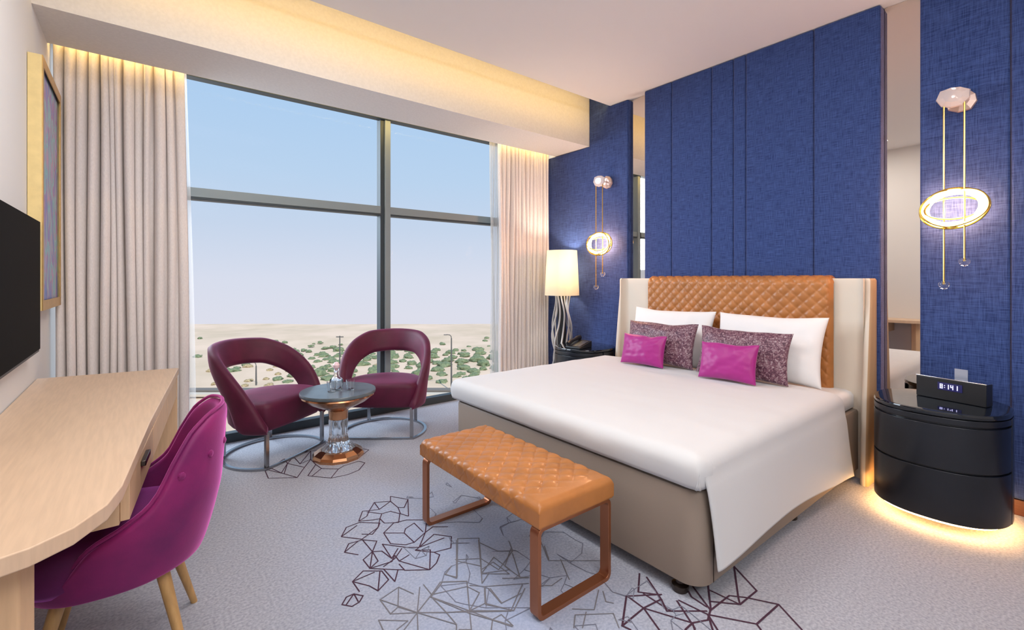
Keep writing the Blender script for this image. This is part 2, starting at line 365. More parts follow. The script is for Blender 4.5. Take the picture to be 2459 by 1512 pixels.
# purple cluster left of the bench
crop(600, 1060, 3.346, [
 [(960,555),(1000,490),(1130,480),(1040,545),(960,555)], [(1000,490),(1040,545)], [(1130,480),(1130,440),(1270,465),(1240,530),(1190,530),(1130,480)],
 [(1270,465),(1275,600),(1210,580),(1190,530)], [(875,640),(905,560),(960,555),(940,600),(875,640)], [(940,565),(1060,580),(1130,560),(1205,580),(1195,650),(1080,655),(1045,620),(1060,580)],
 [(875,640),(990,630),(1045,620)], [(735,765),(775,690),(880,650),(1045,655),(1030,690),(900,785),(735,765)], [(735,765),(860,675)], [(775,690),(735,765)],
 [(1030,690),(1045,620)], [(1030,690),(985,745),(900,745)], [(1075,735),(1155,655),(1260,630),(1420,630),(1410,730),(1320,810),(1240,735),(1075,735),(1130,820)],
 [(1240,735),(1250,700),(1320,655),(1390,725)], [(1320,810),(1250,830),(1130,820)], [(1410,730),(1360,850),(1250,850),(1065,825),(1140,940),(1190,860)],
 [(1410,730),(1470,685),(1590,685)], [(1360,850),(1480,745),(1620,765),(1615,855),(1480,890),(1330,875),(1360,850)], [(1360,850),(1560,775)],
 [(760,890),(795,820),(905,790),(985,885),(910,950),(965,1020),(1075,1025),(1190,1030),(1165,1125),(1075,1025)], [(760,890),(870,910)], [(760,890),(870,800)],
 [(905,790),(1020,800),(985,885),(1060,880),(1140,940)], [(985,885),(965,1020)], [(985,885),(1030,960),(965,1020)], [(965,1020),(1140,965),(1165,915)],
 [(1075,1005),(1165,940),(1220,860)], [(1165,915),(1200,960),(1445,1030),(1245,1035),(1200,985)], [(1445,1030),(1450,870),(1330,875)], [(1480,890),(1525,910),(1500,975),(1445,1030)],
 [(1200,960),(1280,910)], [(1190,1030),(1240,1030)], [(825,1125),(910,1040),(1060,1040),(1115,1110),(1030,1200),(960,1160),(825,1125),(880,1205)],
 [(1045,1045),(1030,1200)], [(825,1125),(1000,1050)], [(740,1310),(775,1250),(835,1225),(910,1240),(880,1290),(820,1325),(740,1310)], [(840,1230),(870,1285)], [(775,1310),(835,1225)]], .0052, 1)
# grey cluster in front of the bench
crop(600, 1060, 3.346, [
 [(1045,1270),(1195,1170),(1315,1225)], [(1195,1170),(1190,1330),(1345,1375),(1045,1270)], [(1045,1270),(1130,1385),(1345,1375)], [(1130,1385),(1190,1330)],
 [(1365,1170),(1345,1375),(1350,1512)], [(1345,1375),(1460,1230),(1530,1130),(1745,1125),(1765,1360),(1460,1250)], [(1460,1230),(1745,1165)], [(1395,1150),(1460,1230)],
 [(1345,1375),(1580,1375),(1460,1250)], [(1345,1375),(1530,1430)], [(1345,1375),(1240,1512)], [(1345,1375),(1660,1470),(1660,1512)], [(1765,1360),(1580,1375),(1660,1470)],
 [(1765,1360),(1845,1215),(1745,1165)], [(1765,1360),(1890,1300),(1885,1165)], [(1765,1360),(1780,1512)], [(1765,1360),(1950,1430),(2115,1480),(2020,1390),(1950,1430),(1940,1512)],
 [(1765,1360),(2120,1360),(2210,1180)], [(1890,1300),(2120,1360)], [(1915,1180),(2020,1300),(2180,1220)], [(1885,1165),(2240,1140)], [(1765,1155),(1885,1165)],
 [(1035,1435),(1270,1440),(1180,1512)], [(1035,1435),(1070,1512)], [(1780,1512),(1680,1512)],
 [(1670,780),(1665,1090),(1570,1070)], [(1670,780),(1840,775),(1855,940),(1650,950)], [(1855,940),(1865,1140),(1920,1060)], [(1840,810),(1990,880),(2110,880),(2080,800)],
 [(2110,880),(2000,1030),(1855,940)], [(1960,930),(2090,1030),(1860,1060),(1960,930)], [(2110,900),(2170,1090),(2240,1090)], [(1665,960),(1855,1000)], [(1570,1070),(1620,1000)],
 [(2030,1100),(2240,1095)]], .0045, 2)
crop(980, 980, 2.841, [
 [(60,1395),(420,1390),(700,1385),(780,1200)], [(155,1290),(235,1185),(400,1180),(420,1390)], [(155,1290),(420,1400),(560,1440),(710,1490)], [(525,1220),(530,1340),(720,1380)],
 [(560,1230),(640,1330)], [(330,900),(330,1160),(250,1130)], [(480,900),(500,1130),(690,1130),(580,1050),(500,1100)], [(700,960),(660,1080),(760,1150)],
 [(900,1210),(980,1210),(1050,1160)], [(960,1030),(930,940)], [(1040,1030),(1100,1170)], [(1120,1370),(1270,1375),(1300,1240)], [(1130,1500),(1140,1410),(1400,1400),(1440,1500)],
 [(1215,1390),(1190,1500)], [(1330,1250),(1350,1320),(1400,1330)], [(900,900),(960,1040),(1330,1040)]], .0045, 2)
# bluish web under the bench
rb = random.Random(4)
nodes = []
for i in range(170):
    x, y = rb.uniform(.95, 1.68), rb.uniform(.85, 2.6)
    if y > 2.1 and x < 1.2: continue
    nodes.append((x, y))
for i, a in enumerate(nodes):
    ds = sorted(((a[0] - b[0]) ** 2 + (a[1] - b[1]) ** 2, b) for b in nodes if b is not a)
    for q, b in ds[:2]:
        if q < .05: ribbon([a, b], .0035, 3)
# dark cluster by the bed corner
crop(1440, 1080, 3.5, [
 [(335,1040),(325,1195),(510,1220)], [(395,1070),(520,1260),(565,1355),(900,1355)], [(225,1230),(520,1215)], [(225,1230),(190,1480),(370,1330),(520,1255)], [(240,1235),(370,1330),(500,1512)],
 [(190,1480),(260,1512)], [(370,1330),(780,1455),(910,1430),(930,1350)], [(650,1270),(800,1500)], [(665,1265),(910,1385),(1320,1465),(1505,1300)],
 [(730,1160),(770,1235),(900,1320)], [(780,1145),(930,1345)], [(830,1115),(910,1130),(935,1345)], [(915,1175),(1180,1300),(1080,1290),(940,1275)], [(930,1350),(1090,1225),(1220,1240),(1505,1300),(1700,1512)],
 [(1060,970),(1130,980),(1165,1240),(1180,1300),(1320,1185),(1130,980)], [(910,1385),(950,1512)], [(910,1385),(990,1512)], [(1320,1465),(1355,1512)], [(780,1455),(720,1512)], [(780,1455),(800,1512)],
 [(600,1355),(370,1210)]], .0075, 1)
struct(fl.build('floor', [M['carpet'], M['carpet_purple'], M['carpet_grey'], M['carpet_blue']], smooth=False))

struct(MB().box(XL, XB + .1, YB, 3.08, ZC, ZC + .05).build('ceiling', M['ceiling']))
struct(MB().box(XL - .1, XB + .1, YB - .1, YW + .1, 3.40, 3.5).build('ceiling', M['ceiling']))
b = MB(); b.box(XL, XB + .1, 3.36, 3.87, 2.67, 3.40)
struct(b.build('trim_1', M['soffit']))
struct(MB().box(XL - .1, XL, YB - .1, YW + .1, -.12, 3.40).build('wall_left', M['white_wall']))
struct(MB().box(XL, XB + .1, YB - .1, YB, -.12, 3.40).build('wall_back', M['white_wall']))
struct(MB().box(XB, XB + .1, YB, YW + .1, -.12, 3.40).build('wall_right', M['white_wall']))
b = MB(); b.box(XL, XB, YW - .06, YW + .1, 2.84, 3.40)
struct(b.build('wall_front', M['white_wall']))
b = MB(); b.box(XP - .0, XB, YB, .9, 0, .085)
struct(b.build('baseboard_right', M['skirting'], bevel=.004))
b = MB(); b.box(XL, XL + .012, YB, 1.3, 0, .09)
struct(b.build('baseboard_left', M['oak']))
b = MB(); b.box(XL, XB, YB, YB + .012, 0, .09)
struct(b.build('baseboard_back', M['oak']))

# upholstered panels on the bed wall
pb = dict((x, wall_y(x, XBLK)) for x in (1547, 1612, 1708, 1760, 1790, 1953, 2115))
sb_ = dict((x, wall_y(x, XP)) for x in (1508, 2208, 2427))
def padded(y0, y1, x0, z0, label, m='blue', bev=.012, up=None):
    y0, y1 = min(y0, y1), max(y0, y1)
    if up: mb = MB().loft([[(x, y, z) for y, z in ((y0 + .0012, z0), (y1 - .0012, z0), (y1 - .0012, 2.668), (3.358, 2.668), (3.358, up), (3.083, up), (3.083, ZC - .002), (y0 + .0012, ZC - .002))] for x in (x0, XB)])
    else: mb = MB().box(x0, XB, y0 + .0012, y1 - .0012, z0, ZC - .002)
    o = mb.build('padded_wall_panel', M[m], bevel=bev)
    return tag(o, label, 'wall panel', 'blue upholstered panels of the bed wall')
ks = [1547, 1612, 1708, 1760, 1790, 1953, 2115]
labs = ['blue upholstered wall panel beside the narrow mirror strip nearest the window, above the bed',
        'blue upholstered wall panel second from the left above the headboard',
        'narrow blue wall panel above the headboard, left neighbour of the slimmest one',
        'slimmest of the blue wall panels above the headboard',
        'wide blue wall panel above the middle of the quilted headboard',
        'widest blue wall panel above the right end of the headboard, beside the wide mirror strip']
for a, c, l in zip(ks, ks[1:], labs): padded(pb[a], pb[c], XBLK, .0, l)
padded(sb_[1508], YW - .002, XP, .0, 'dark blue upholstered wall panel behind the floor lamp and far wall light, beside the curtain', up=3.398)
padded(sb_[2427], sb_[2208], XP, .087, 'blue upholstered wall panel behind the near wall light and right nightstand')
padded(YB + .015, sb_[2427], XP, .087, 'blue upholstered wall panel at the right edge of the photo')
for (a, c, l) in ((pb[1547], sb_[1508], 'narrow mirror strip between blue panels left of the headboard'),
                  (sb_[2208], pb[2115], 'tall bronze mirror strip between blue panels right of the headboard')):
    y0, y1 = min(a, c), max(a, c)
    tag(MB().box(XM, XB - .001, y0 + .002, y1 - .002, .09, ZC - .002).build('wall_mirror', M['mirror']), l, 'mirror')

# ------------------------------------------------------------------ window
w = empty('window_1', (0, 0, 0)); struct(w)
def alu(bx, name, m='alu'): return MB().box(*bx).build(name, M[m], w, bevel=.003)
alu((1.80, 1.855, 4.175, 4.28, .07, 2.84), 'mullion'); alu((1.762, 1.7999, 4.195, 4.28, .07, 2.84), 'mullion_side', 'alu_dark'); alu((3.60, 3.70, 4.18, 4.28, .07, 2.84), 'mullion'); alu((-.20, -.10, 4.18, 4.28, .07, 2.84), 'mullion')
for x0, x1 in ((XL + .002, -.20), (-.10, 1.762), (1.855, 3.60)):
    alu((x0, x1, 4.185, 4.28, 1.885, 1.955), 'transom')
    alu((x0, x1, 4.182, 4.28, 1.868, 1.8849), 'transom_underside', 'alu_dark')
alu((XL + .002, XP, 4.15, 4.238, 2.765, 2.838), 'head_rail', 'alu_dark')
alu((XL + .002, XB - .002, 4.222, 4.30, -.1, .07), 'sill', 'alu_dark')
for k, (x0, x1) in enumerate(((-.10, 1.762), (1.855, 3.60))):
    for z0, z1 in ((.07, 1.868), (1.955, 2.765)):
        MB().box(x0, x1, 4.232, 4.238, z0, z1).build('pane', M['pane'], w)

# curtains
def curtain(name, x0, x1, yc, n, amp, z0, z1, m, label, seed, gather=True, lean=0):
    rr = random.Random(seed); ws = [rr.uniform(.55, 1.5) for _ in range(n)]; tot = sum(ws)
    cum = [0]
    for q in ws: cum.append(cum[-1] + q / tot)
    am = [rr.uniform(.5, 1.3) for _ in range(n + 1)]
    nu, nv = n * 14, 36
    def fn(u, v):
        k = 0
        while k < n - 1 and cum[k + 1] < u: k += 1
        t = (u - cum[k]) / (cum[k + 1] - cum[k])
        z = z0 + (z1 - z0) * v
        top = max(0, (v - .93) / .07)
        s = math.sin(2 * PI * t)
        s = math.copysign(abs(s) ** .75, s)
        a = amp * am[k] * (1 - .45 * top)
        y = yc + a * s + .008 * math.sin(9 * v + k * 1.7)
        if gather: y += top * .012 * math.sin(2 * PI * t * 3 + k)
        x = x0 + (x1 - x0) * u + .010 * math.sin(2 * PI * t + 1) + .006 * math.sin(5 * v + k) + lean * (1 - v) * u
        return (x, y, z)
    o = MB().grid(fn, nu, nv).build(name, m, solid=.003 if m is M['curtain'] else 0, sharp=180)
    return o
c1 = curtain('curtain', XL + .012, .235, 3.98, 13, .036, .012, 2.92, M['curtain'], '', 3, lean=.03)
tag(c1, 'floor-length pale taupe pleated curtain at the left of the window, behind the desk', 'curtain')
c2 = curtain('curtain', 2.98, 3.685, 3.98, 16, .033, .012, 2.92, M['curtain'], '', 5)
tag(c2, 'floor-length pale taupe pleated curtain at the right of the window, beside the floor lamp', 'curtain')
c3 = curtain('sheer_curtain', .10, .255, 4.085, 7, .014, .012, 2.92, M['sheer'], '', 8, lean=.06)
tag(c3, 'thin translucent sheer curtain peeking out beside the left curtain', 'curtain')
c4 = curtain('sheer_curtain', 2.95, 3.1, 4.085, 7, .014, .012, 2.92, M['sheer'], '', 9)
tag(c4, 'thin translucent sheer curtain peeking out beside the right curtain', 'curtain')
for (x0, x1, lb) in ((XL + .01, .32, 'concealed curtain track above the left curtain'), (2.88, 3.70, 'concealed curtain track above the right curtain')):
    tag(MB().box(x0, x1, 3.95, 4.10, 2.925, 2.945).build('curtain_track', M['white_wall']), lb, 'curtain track')

# ------------------------------------------------------------------ outside
GZ = -15.0
def gnd(x, y): return at_z(x, y, GZ)
rot = Matrix.Rotation(R(-38.5), 4, 'Z')
def relief(name, d0, d1, w0, w1, zf, m, nu=120, nv=60):
    def fn(u, v):
        d = d0 + (d1 - d0) * v; r = (w0 + (w1 - w0) * u)
        x, y = CA * r + SA * d, -SA * r + CA * d
        return (x, y, zf(r, d))
    return struct(MB().grid(fn, nu, nv).build(name, m, sharp=180))
relief('ground', 20, 166, -190, 90, lambda r, d: GZ + .35 * noise.noise(Vector((r * .05, d * .05, 0))), M['desert'])
relief('far_plain', 150, 420, -520, 240, lambda r, d: GZ - .5 - (d - 150) * .0893 + .5 * noise.noise(Vector((r * .02, d * .01, 3))), M['far_haze'])
def strip(y0, y1, name, m, zo):
    pts = [gnd(300, y0), gnd(1300, y0), gnd(1300, y1), gnd(300, y1)]
    return struct(MB().prism(pts, GZ + .2, GZ + zo).build(name, m))
strip(938, 944, 'road', M['road'], .45); strip(950, 956, 'kerb', M['kerb'], .5)
def bush_mesh(seed, dry=False):
    bm = bmesh.new(); bmesh.ops.create_icosphere(bm, subdivisions=3, radius=1)
    for v in bm.verts:
        p = v.co * 1.7 + Vector((seed * 7, 0, 0)); k = 1 + .5 * noise.noise(p) + .28 * noise.noise(p * 3)
        v.co = Vector((v.co.x * k, v.co.y * k, max(-.2, v.co.z) * .72 * k))
    for f in bm.faces: f.smooth = True
    me = bpy.data.meshes.new('desert_shrub'); bm.to_mesh(me); bm.free(); me.materials.append(M['bush_dry' if dry else 'bush']); return me
bms = [bush_mesh(i) for i in range(4)]; dms = [bush_mesh(i + 9, True) for i in range(2)]
rs = random.Random(11); placed = []
def shrub(me, px, py, s, label, group):
    x, y = gnd(px, py)
    for q in placed:
        if (q[0] - x) ** 2 + (q[1] - y) ** 2 < (1.36 * (q[2] + s)) ** 2: return
    placed.append((x, y, s))
    o = bpy.data.objects.new('desert_shrub', me); COL.objects.link(o)
    o.location = (x, y, GZ + .05); o.scale = (s * rs.uniform(.8, 1.3), s, s * rs.uniform(.7, 1)); o.rotation_euler = (0, 0, rs.uniform(0, 6))
    tag(o, label, 'shrub', group)
for i in range(900):
    px = rs.uniform(690, 1200); py = rs.uniform(852, 918) if rs.random() < .8 else rs.uniform(840, 860)
    shrub(rs.choice(bms), px, py, rs.uniform(.6, 1.35), 'dull green shrub in the scrub belt outside behind the lounge chairs', 'green shrubs outside')
for i in range(50):
    px = rs.uniform(470, 760); py = rs.uniform(850, 930)
    shrub(rs.choice(bms[:2] + dms * 2), px, py, rs.uniform(.4, .9), 'small sparse shrub on the desert plain outside, seen left and through the left lounge chair', 'sparse shrubs outside')
for i in range(50):
    px = rs.uniform(700, 1200); py = rs.uniform(866, 925)
    shrub(rs.choice(dms), px, py, rs.uniform(.6, 1.2), 'dry sandy-coloured shrub among the green scrub outside', 'dry shrubs outside')
for i in range(26):
    px = rs.uniform(480, 1200); py = rs.uniform(806, 840)
    shrub(rs.choice(bms), px, py, rs.uniform(.35, .7), 'tiny distant shrub dotted on the far sandy plain', 'distant shrubs')
def pole(px, pyb, pyt, kind, label):
    x, y = gnd(px, pyb); d = SA * x + CA * y; zt = CH - (pyt - HY) / F * d
    root = empty(kind, (x, y, GZ + .1), R(-38.5), label, kind.replace('_', ' '))
    h = zt - GZ - .1
    MB().tube([(0, 0, 0), (0, 0, h)], [.13, .09], 8).build('post', M['pole'], root)
    if kind == 'utility_pole':
        MB().box(-.6, .6, -.06, .06, h - .25, h - .1).build('cross_arm', M['pole'], root)
    else:
        MB().tube([(0, 0, h), (-.05, 0, h + .3), (-.25, 0, h + .5), (-.7, 0, h + .55)], .06, 8).build('arm', M['pole'], root)
        MB().box(-1.1, -.65, -.12, .12, h + .47, h + .56).build('lamp_head', M['pole'], root)
pole(816, 905, 806, 'utility_pole', 'dark utility pole with a cross arm outside, above the side table')
pole(1084, 938, 812, 'street_lamp', 'thin street lamp outside, between the right lounge chair and the bed')
pole(615, 925, 878, 'street_lamp', 'short street lamp outside seen through the left lounge chair')

# ------------------------------------------------------------------ desk
ZD = .75
front = [(.18, 3.40), (.03, 2.19), (-.035, 1.56), (-.06, 1.45), (-.11, 1.36), (-.17, 1.31), (-.25, 1.285), (-.34, 1.27), (XL + .003, 1.265)]
desk = empty('writing_desk', (-.2, 2.3, 0), 0, 'long pale oak writing desk with a rounded near end along the left wall', 'desk')
def off(pts): return [(x + .2, y - 2.3) for x, y in pts]
MB().prism(off([(XL + .003, 3.50)] + front), ZD - .038, ZD).build('desktop', M['oak'], desk, bevel=.003)
def fx(y): # front line x at y
    return .18 + (y - 3.40) * (.18 + .035) / (3.40 - 1.56)
MB().prism(off([(XL + .003, 3.36), (fx(3.36) - .03, 3.36), (fx(1.72) - .03, 1.72), (XL + .003, 1.72)]), ZD - .165, ZD - .0385).build('carcass', M['oak_edge'], desk)
for a, c in ((3.355, 2.83), (2.82, 2.28), (2.27, 1.73)):
    g = .004
    dr = MB().prism(off([(fx(a) - .008, a), (fx(c) - .008, c), (fx(c) - .0295, c), (fx(a) - .0295, a)]), ZD - .160, ZD - .044).build('drawer', M['oak_edge'], desk, bevel=.0015)
    m_ = (a + c) / 2
    if a < 2.5: MB().prism(off([(fx(m_ + .06) + .006, m_ + .06), (fx(m_ - .06) + .006, m_ - .06), (fx(m_ - .06) - .0075, m_ - .06), (fx(m_ + .06) - .0075, m_ + .06)]), ZD - .082, ZD - .064).build('handle', M['dark_metal'], dr, bevel=.002)
MB().prism(off([(XL + .003, 3.40), (fx(3.40) - .006, 3.40), (fx(3.365) - .006, 3.362), (XL + .003, 3.362)]), 0, ZD - .0385).build('side_panel', M['oak_edge'], desk, bevel=.002)
MB().prism(off([(XL + .003, 1.42), (-.20, 1.42), (-.18, 1.45), (-.20, 1.50), (XL + .003, 1.50)]), 0, ZD - .0385).build('support_panel', M['oak_edge'], desk, bevel=.004)

# television
tv = empty('television', (XL + .05, 2.6, 1.24), 0, 'large flat black television mounted on the white left wall above the desk', 'television')
MB().box(-.022, -.002, -.60, .60, -.315, .315).build('housing', M['black_plastic'], tv, bevel=.003)
MB().box(-.0019, .002, -.595, .595, -.300, .312).build('screen', M['black'], tv)
MB().box(-.047, -.0221, -.2, .2, -.15, .15).build('wall_bracket', M['black_plastic'], tv)

# painting
pa = empty('framed_painting', (XL, 3.59, 1.74), 0, 'tall abstract blue and mauve painting in a deep gold frame beside the left curtain', 'painting')
y0, y1, z0, z1 = -.35, .325, -.62, .64
MB().box(.002, .042, y0 + .012, y1 - .012, z0 + .012, z1 - .012).build('canvas', M['paint'], pa)
fr = MB()
for bx in ((y0, y0 + .012, z0, z1), (y1 - .012, y1, z0, z1), (y0 + .012, y1 - .012, z0, z0 + .012), (y0 + .012, y1 - .012, z1 - .012, z1)):
    fr.box(.002, .052, *bx)
fr.build('frame', M['cream_edge'], pa)
fr = MB()
for bx in ((y0, y0 + .035, z0, z1), (y1 - .035, y1, z0, z1), (y0 + .035, y1 - .035, z0, z0 + .05), (y0 + .035, y1 - .035, z1 - .05, z1)):
    fr.box(.0521, .056, *bx)
fr.build('frame_front', M['gold'], pa)

# ------------------------------------------------------------------ desk chair
def desk_chair():
    root = empty('desk_chair', (-.052, 2.05, 0), R(-96), 'magenta velvet tub chair with wooden legs pushed up to the desk', 'chair')
    # local: faces -Y, back at +Y
    NP, NZ = 96, 18
    top = [(0, .812), (28, .806), (46, .768), (58, .69), (70, .58), (85, .52), (98, .475), (110, .41), (124, .365), (180, .36)]
    def plan(ph, t, inset=0.0):     # ph degrees from back; t 0 bottom 1 top
        a = R(ph)
        rx = (.228 + .042 * min(1, t * 2.2) ** .6 - .02 * max(0, t - .45) / .55 * abs(math.cos(a / 2)) ** 2) - inset
        ry = (.222 + .053 * min(1, t * 2.2) ** .6) - inset
        ca, sa = math.cos(a), math.sin(a)
        e = .88
        x = rx * math.copysign(abs(sa) ** e, sa); y = ry * math.copysign(abs(ca) ** e, ca)
        lean = .035 * max(0, t) * max(0, ca) ** .7
        return x, y + lean
    def shell(inset, z_off, zb, flip):
        rings = []
        for j in range(NZ + 1):
            t0 = j / NZ; ring = []
            for i in range(NP):
                ph = -180 + 360 * i / NP
                zt = smooth(top, abs(ph)) + z_off
                zz = zb + (zt - zb) * (t0 ** 1.15)
                t = (zz - .335) / .5
                x, y = plan(ph, t, inset)
                ring.append((x, y, zz))
            rings.append(ring)
        return rings
    m = MB(); ro = shell(0, 0, .335, False); ri = shell(.032, 0, .42, True)
    # rounded lip
    lip = [[((a[0] + b_[0]) / 2, (a[1] + b_[1]) / 2, a[2] + .016) for a, b_ in zip(ro[-1], ri[-1])]]
    m.loft(ro + lip + ri[::-1], cap=True)
    sh = m.build('shell', M['velvet'], root, sharp=80, sub=1)
    # seat cushion
    rings = []
    for (ins, z) in ((.06, .362), (.02, .368), (.0, .39), (-.004, .43), (-.002, .465), (.012, .487), (.04, .499), (.10, .505), (.17, .508)):
        rg = []
        for i in range(NP):
            ph = -180 + 360 * i / NP; k = min(1, max(0, (118 - abs(ph)) / 25))
            x, y = plan(ph, .3, ins + .040 * k); rg.append((x, y - .02 * max(0, -math.cos(R(ph))), z))
        rings.append(rg)
    MB().loft(rings).build('seat_cushion', M['velvet_in'], root, sharp=80)
    # piping round the lip
    MB().tube([(p[0], p[1], p[2] + .003) for p in lip[0]], .006, 8, closed=True).build('piping', M['velvet'], root)
    # buttons on the outer back
    for ph, z in ((-56, .655), (-34, .69), (-11, .70), (11, .70), (34, .69), (56, .655)):
        t = (z - .335) / .5; x, y = plan(ph, t); d = Vector((x, y, 0)).normalized()
        p = Vector((x, y, z)); bq = MB().tube([p - d * .006, p + d * .004, p + d * .007], [.012, .011, .004], 12)
        bq.build('button', M['velvet'], root)
    for sx in (-1, 1):
        for sy in (-1, 1):
            MB().tube([(sx * .12, sy * .12, .335), (sx * .205, sy * .20, .0)], [.020, .011], 14).build('leg', M['leg_wood'], root)
    return root
desk_chair()

# ------------------------------------------------------------------ lounge chairs
def lounge_chair():
    root = empty('lounge_chair', (.79, 3.80, 0), 0)
    Rr = .335; PM = 125
    def cp(ph, r): return (r * math.sin(R(ph)), r * math.cos(R(ph)))
    def dout(r, nb=48, nf=10):
        pts = [cp(-PM + 2 * PM * i / nb, r) for i in range(nb + 1)]
        a, b_ = pts[-1], pts[0]
        pts += [(a[0] + (b_[0] - a[0]) * i / nf, a[1] + (b_[1] - a[1]) * i / nf - .012 * math.sin(PI * i / nf)) for i in range(1, nf)]
        return pts
    rings = []
    for r, z, yo in ((.22, .235, 0), (.285, .245, 0), (.305, .27, 0), (.318, .35, 0), (.322, .40, 0), (.315, .422, 0), (.295, .435, 0), (.24, .442, 0), (.1, .445, 0)):
        rings.append([(x, y + yo, z) for x, y in dout(r)])
    MB().loft(rings).build('seat', M['plum'], root, sharp=55)
    zu = [(0, .80), (35, .79), (60, .735), (80, .645), (95, .55), (108, .44), (118, .34), (PM + 1, .262)]
    zl = [(0, .635), (30, .625), (50, .58), (65, .52), (75, .455), (84, .36), (92, .27), (100, .248), (PM + 1, .246)]
    NP = 120; rings = []
    def back_off(z, ph):
        t = max(0, (z - .40) / .4); return .075 * t * max(0, math.cos(R(ph * .72))) , .04 * t
    for i in range(NP + 1):
        ph = -PM + 2 * PM * i / NP; a = abs(ph)
        hi, lo = smooth(zu, a), smooth(zl, a); hi = max(hi, lo + .012)
        th = .066 - .022 * (a / PM)
        ring = []
        prof = []
        nn = 6
        for k in range(nn + 1): prof.append((0, k / nn))        # outer side, up
        prof += [(.25, 1.035), (.5, 1.05), (.75, 1.035)]
        for k in range(nn, -1, -1): prof.append((1, k / nn))
        prof += [(.75, -.03), (.5, -.045), (.25, -.03)]
        for s_, t in prof:
            h = hi - lo; tt = min(1, max(0, t)); z = lo + h * tt + (t - tt) * .32
            yb, rad = back_off(z, ph)
            bulge = .012 * math.sin(PI * tt)
            r = Rr + .016 + rad - s_ * th + (bulge if s_ < .5 else -bulge * .4)
            x, y = cp(ph, r); ring.append((x, y + yb, z))
        rings.append(ring)
    MB().loft(rings).build('backrest', M['plum'], root, sharp=70)
    # base loop on the floor, flat bar, and posts
    out = dout(.35, 48, 6); inn = dout(.328, 48, 6); n = len(out)
    lp = MB()
    ring = [[(*out[i], 0), (*out[i], .016), (*inn[i], .016), (*inn[i], 0)] for i in range(n)] + [[(*out[0], 0), (*out[0], .016), (*inn[0], .016), (*inn[0], 0)]]
    lp.loft(ring, cap=False); lp.build('floor_loop', M['steel'], root)
    for ph in (-PM, PM, -38, 38):
        x, y = cp(ph, .338); k = .013
        if abs(ph) == PM: x *= .97; y += .012
        MB().box(x - k, x + k, y - k * .7, y + k * .7, .014, .25 if abs(ph) == PM else .26).build('post', M['steel'], root)
    return root
lc = lounge_chair(); lc.rotation_euler = (0, 0, math.atan2(.56, .83)); lc.location = (.785, 3.775, 0)
tag(lc, 'plum barrel lounge chair with open back left of the round side table', 'chair', 'plum lounge chairs by the window')
lc2 = copy_tree(lc); lc2.location = (1.60, 3.73, 0); lc2.rotation_euler = (0, 0, math.atan2(-.62, .78))
tag(lc2, 'plum barrel lounge chair with open back right of the round side table', 'chair')

# ------------------------------------------------------------------ side table
tx, ty = 1.12, 3.42
st = empty('side_table', (tx, ty, 0), 0, 'round side table with slate top, copper cone and ribbed crystal stem', 'table')
MB().lathe([(.0, .452), (.252, .452), (.259, .457), (.26, .470), (.256, .477), (0, .478)], 64, cap=False).build('tabletop', M['slate'], st, weld=True)
MB().lathe([(.245, .4515), (.25, .44), (.20, .40), (.13, .365), (.08, .345), (.068, .33), (.066, .275), (.06, .272)], 64).build('cone', M['copper'], st)
MB().lathe([(.062, .2715), (.064, .25), (.060, .20), (.060, .15), (.070, .11), (.088, .085), (.115, .062)], 72, rib=lambda k, i: .045 * math.sin(i * 2 * PI / 72 * 18)).build('stem', M['glass_stem'], st)
MB().lathe([(.175, .0), (.178, .018), (.168, .034), (.135, .056), (.118, .061)], 12).build('foot', M['copper'], st, smooth=False)
# glassware on the table
gb = empty('glass_bottle', (tx - .005, ty + .03, .4785), 0, 'small clear glass bottle with a pink-white stopper on the side table', 'bottle'); gb.scale = (1.15, 1.15, 1.2)
MB().lathe([(.032, 0), (.038, .004), (.042, .03), (.040, .055), (.022, .075), (.014, .09), (.014, .115), (.018, .12), (.011, .12), (.011, .09), (.018, .073), (.036, .054), (.037, .03), (.032, .008), (.002, .006)], 24, cap=False).build('bottle_body', M['glass'], gb)
MB().lathe([(.010, .112), (.010, .122), (.018, .128), (.021, .145), (.012, .160), (.003, .163)], 20).build('stopper', mat('stopper_pale_pink', (.85, .62, .66), .3), gb)
gt = MB().lathe([(.026, 0), (.032, .07), (.030, .07), (.024, .006), (.002, .005)], 24, cap=False).build('drinking_glass', M['glass'])
gt.location = (tx + .07, ty - .05, .4785); tag(gt, 'small clear drinking glass in front of the bottle on the side table', 'glass')
gt2 = MB().lathe([(.026, 0), (.032, .07), (.030, .07), (.024, .006), (.002, .005)], 24, cap=False).build('drinking_glass', M['glass'])
gt2.location = (tx - .055, ty - .02, .4785); tag(gt2, 'small clear drinking glass left of the bottle on the side table', 'glass')

# ------------------------------------------------------------------ quilting
def quilt(a, b_, s):
    u, v = (a + b_) / s, (a - b_) / s
    return (abs(math.sin(PI * u)) * abs(math.sin(PI * v))) ** .32

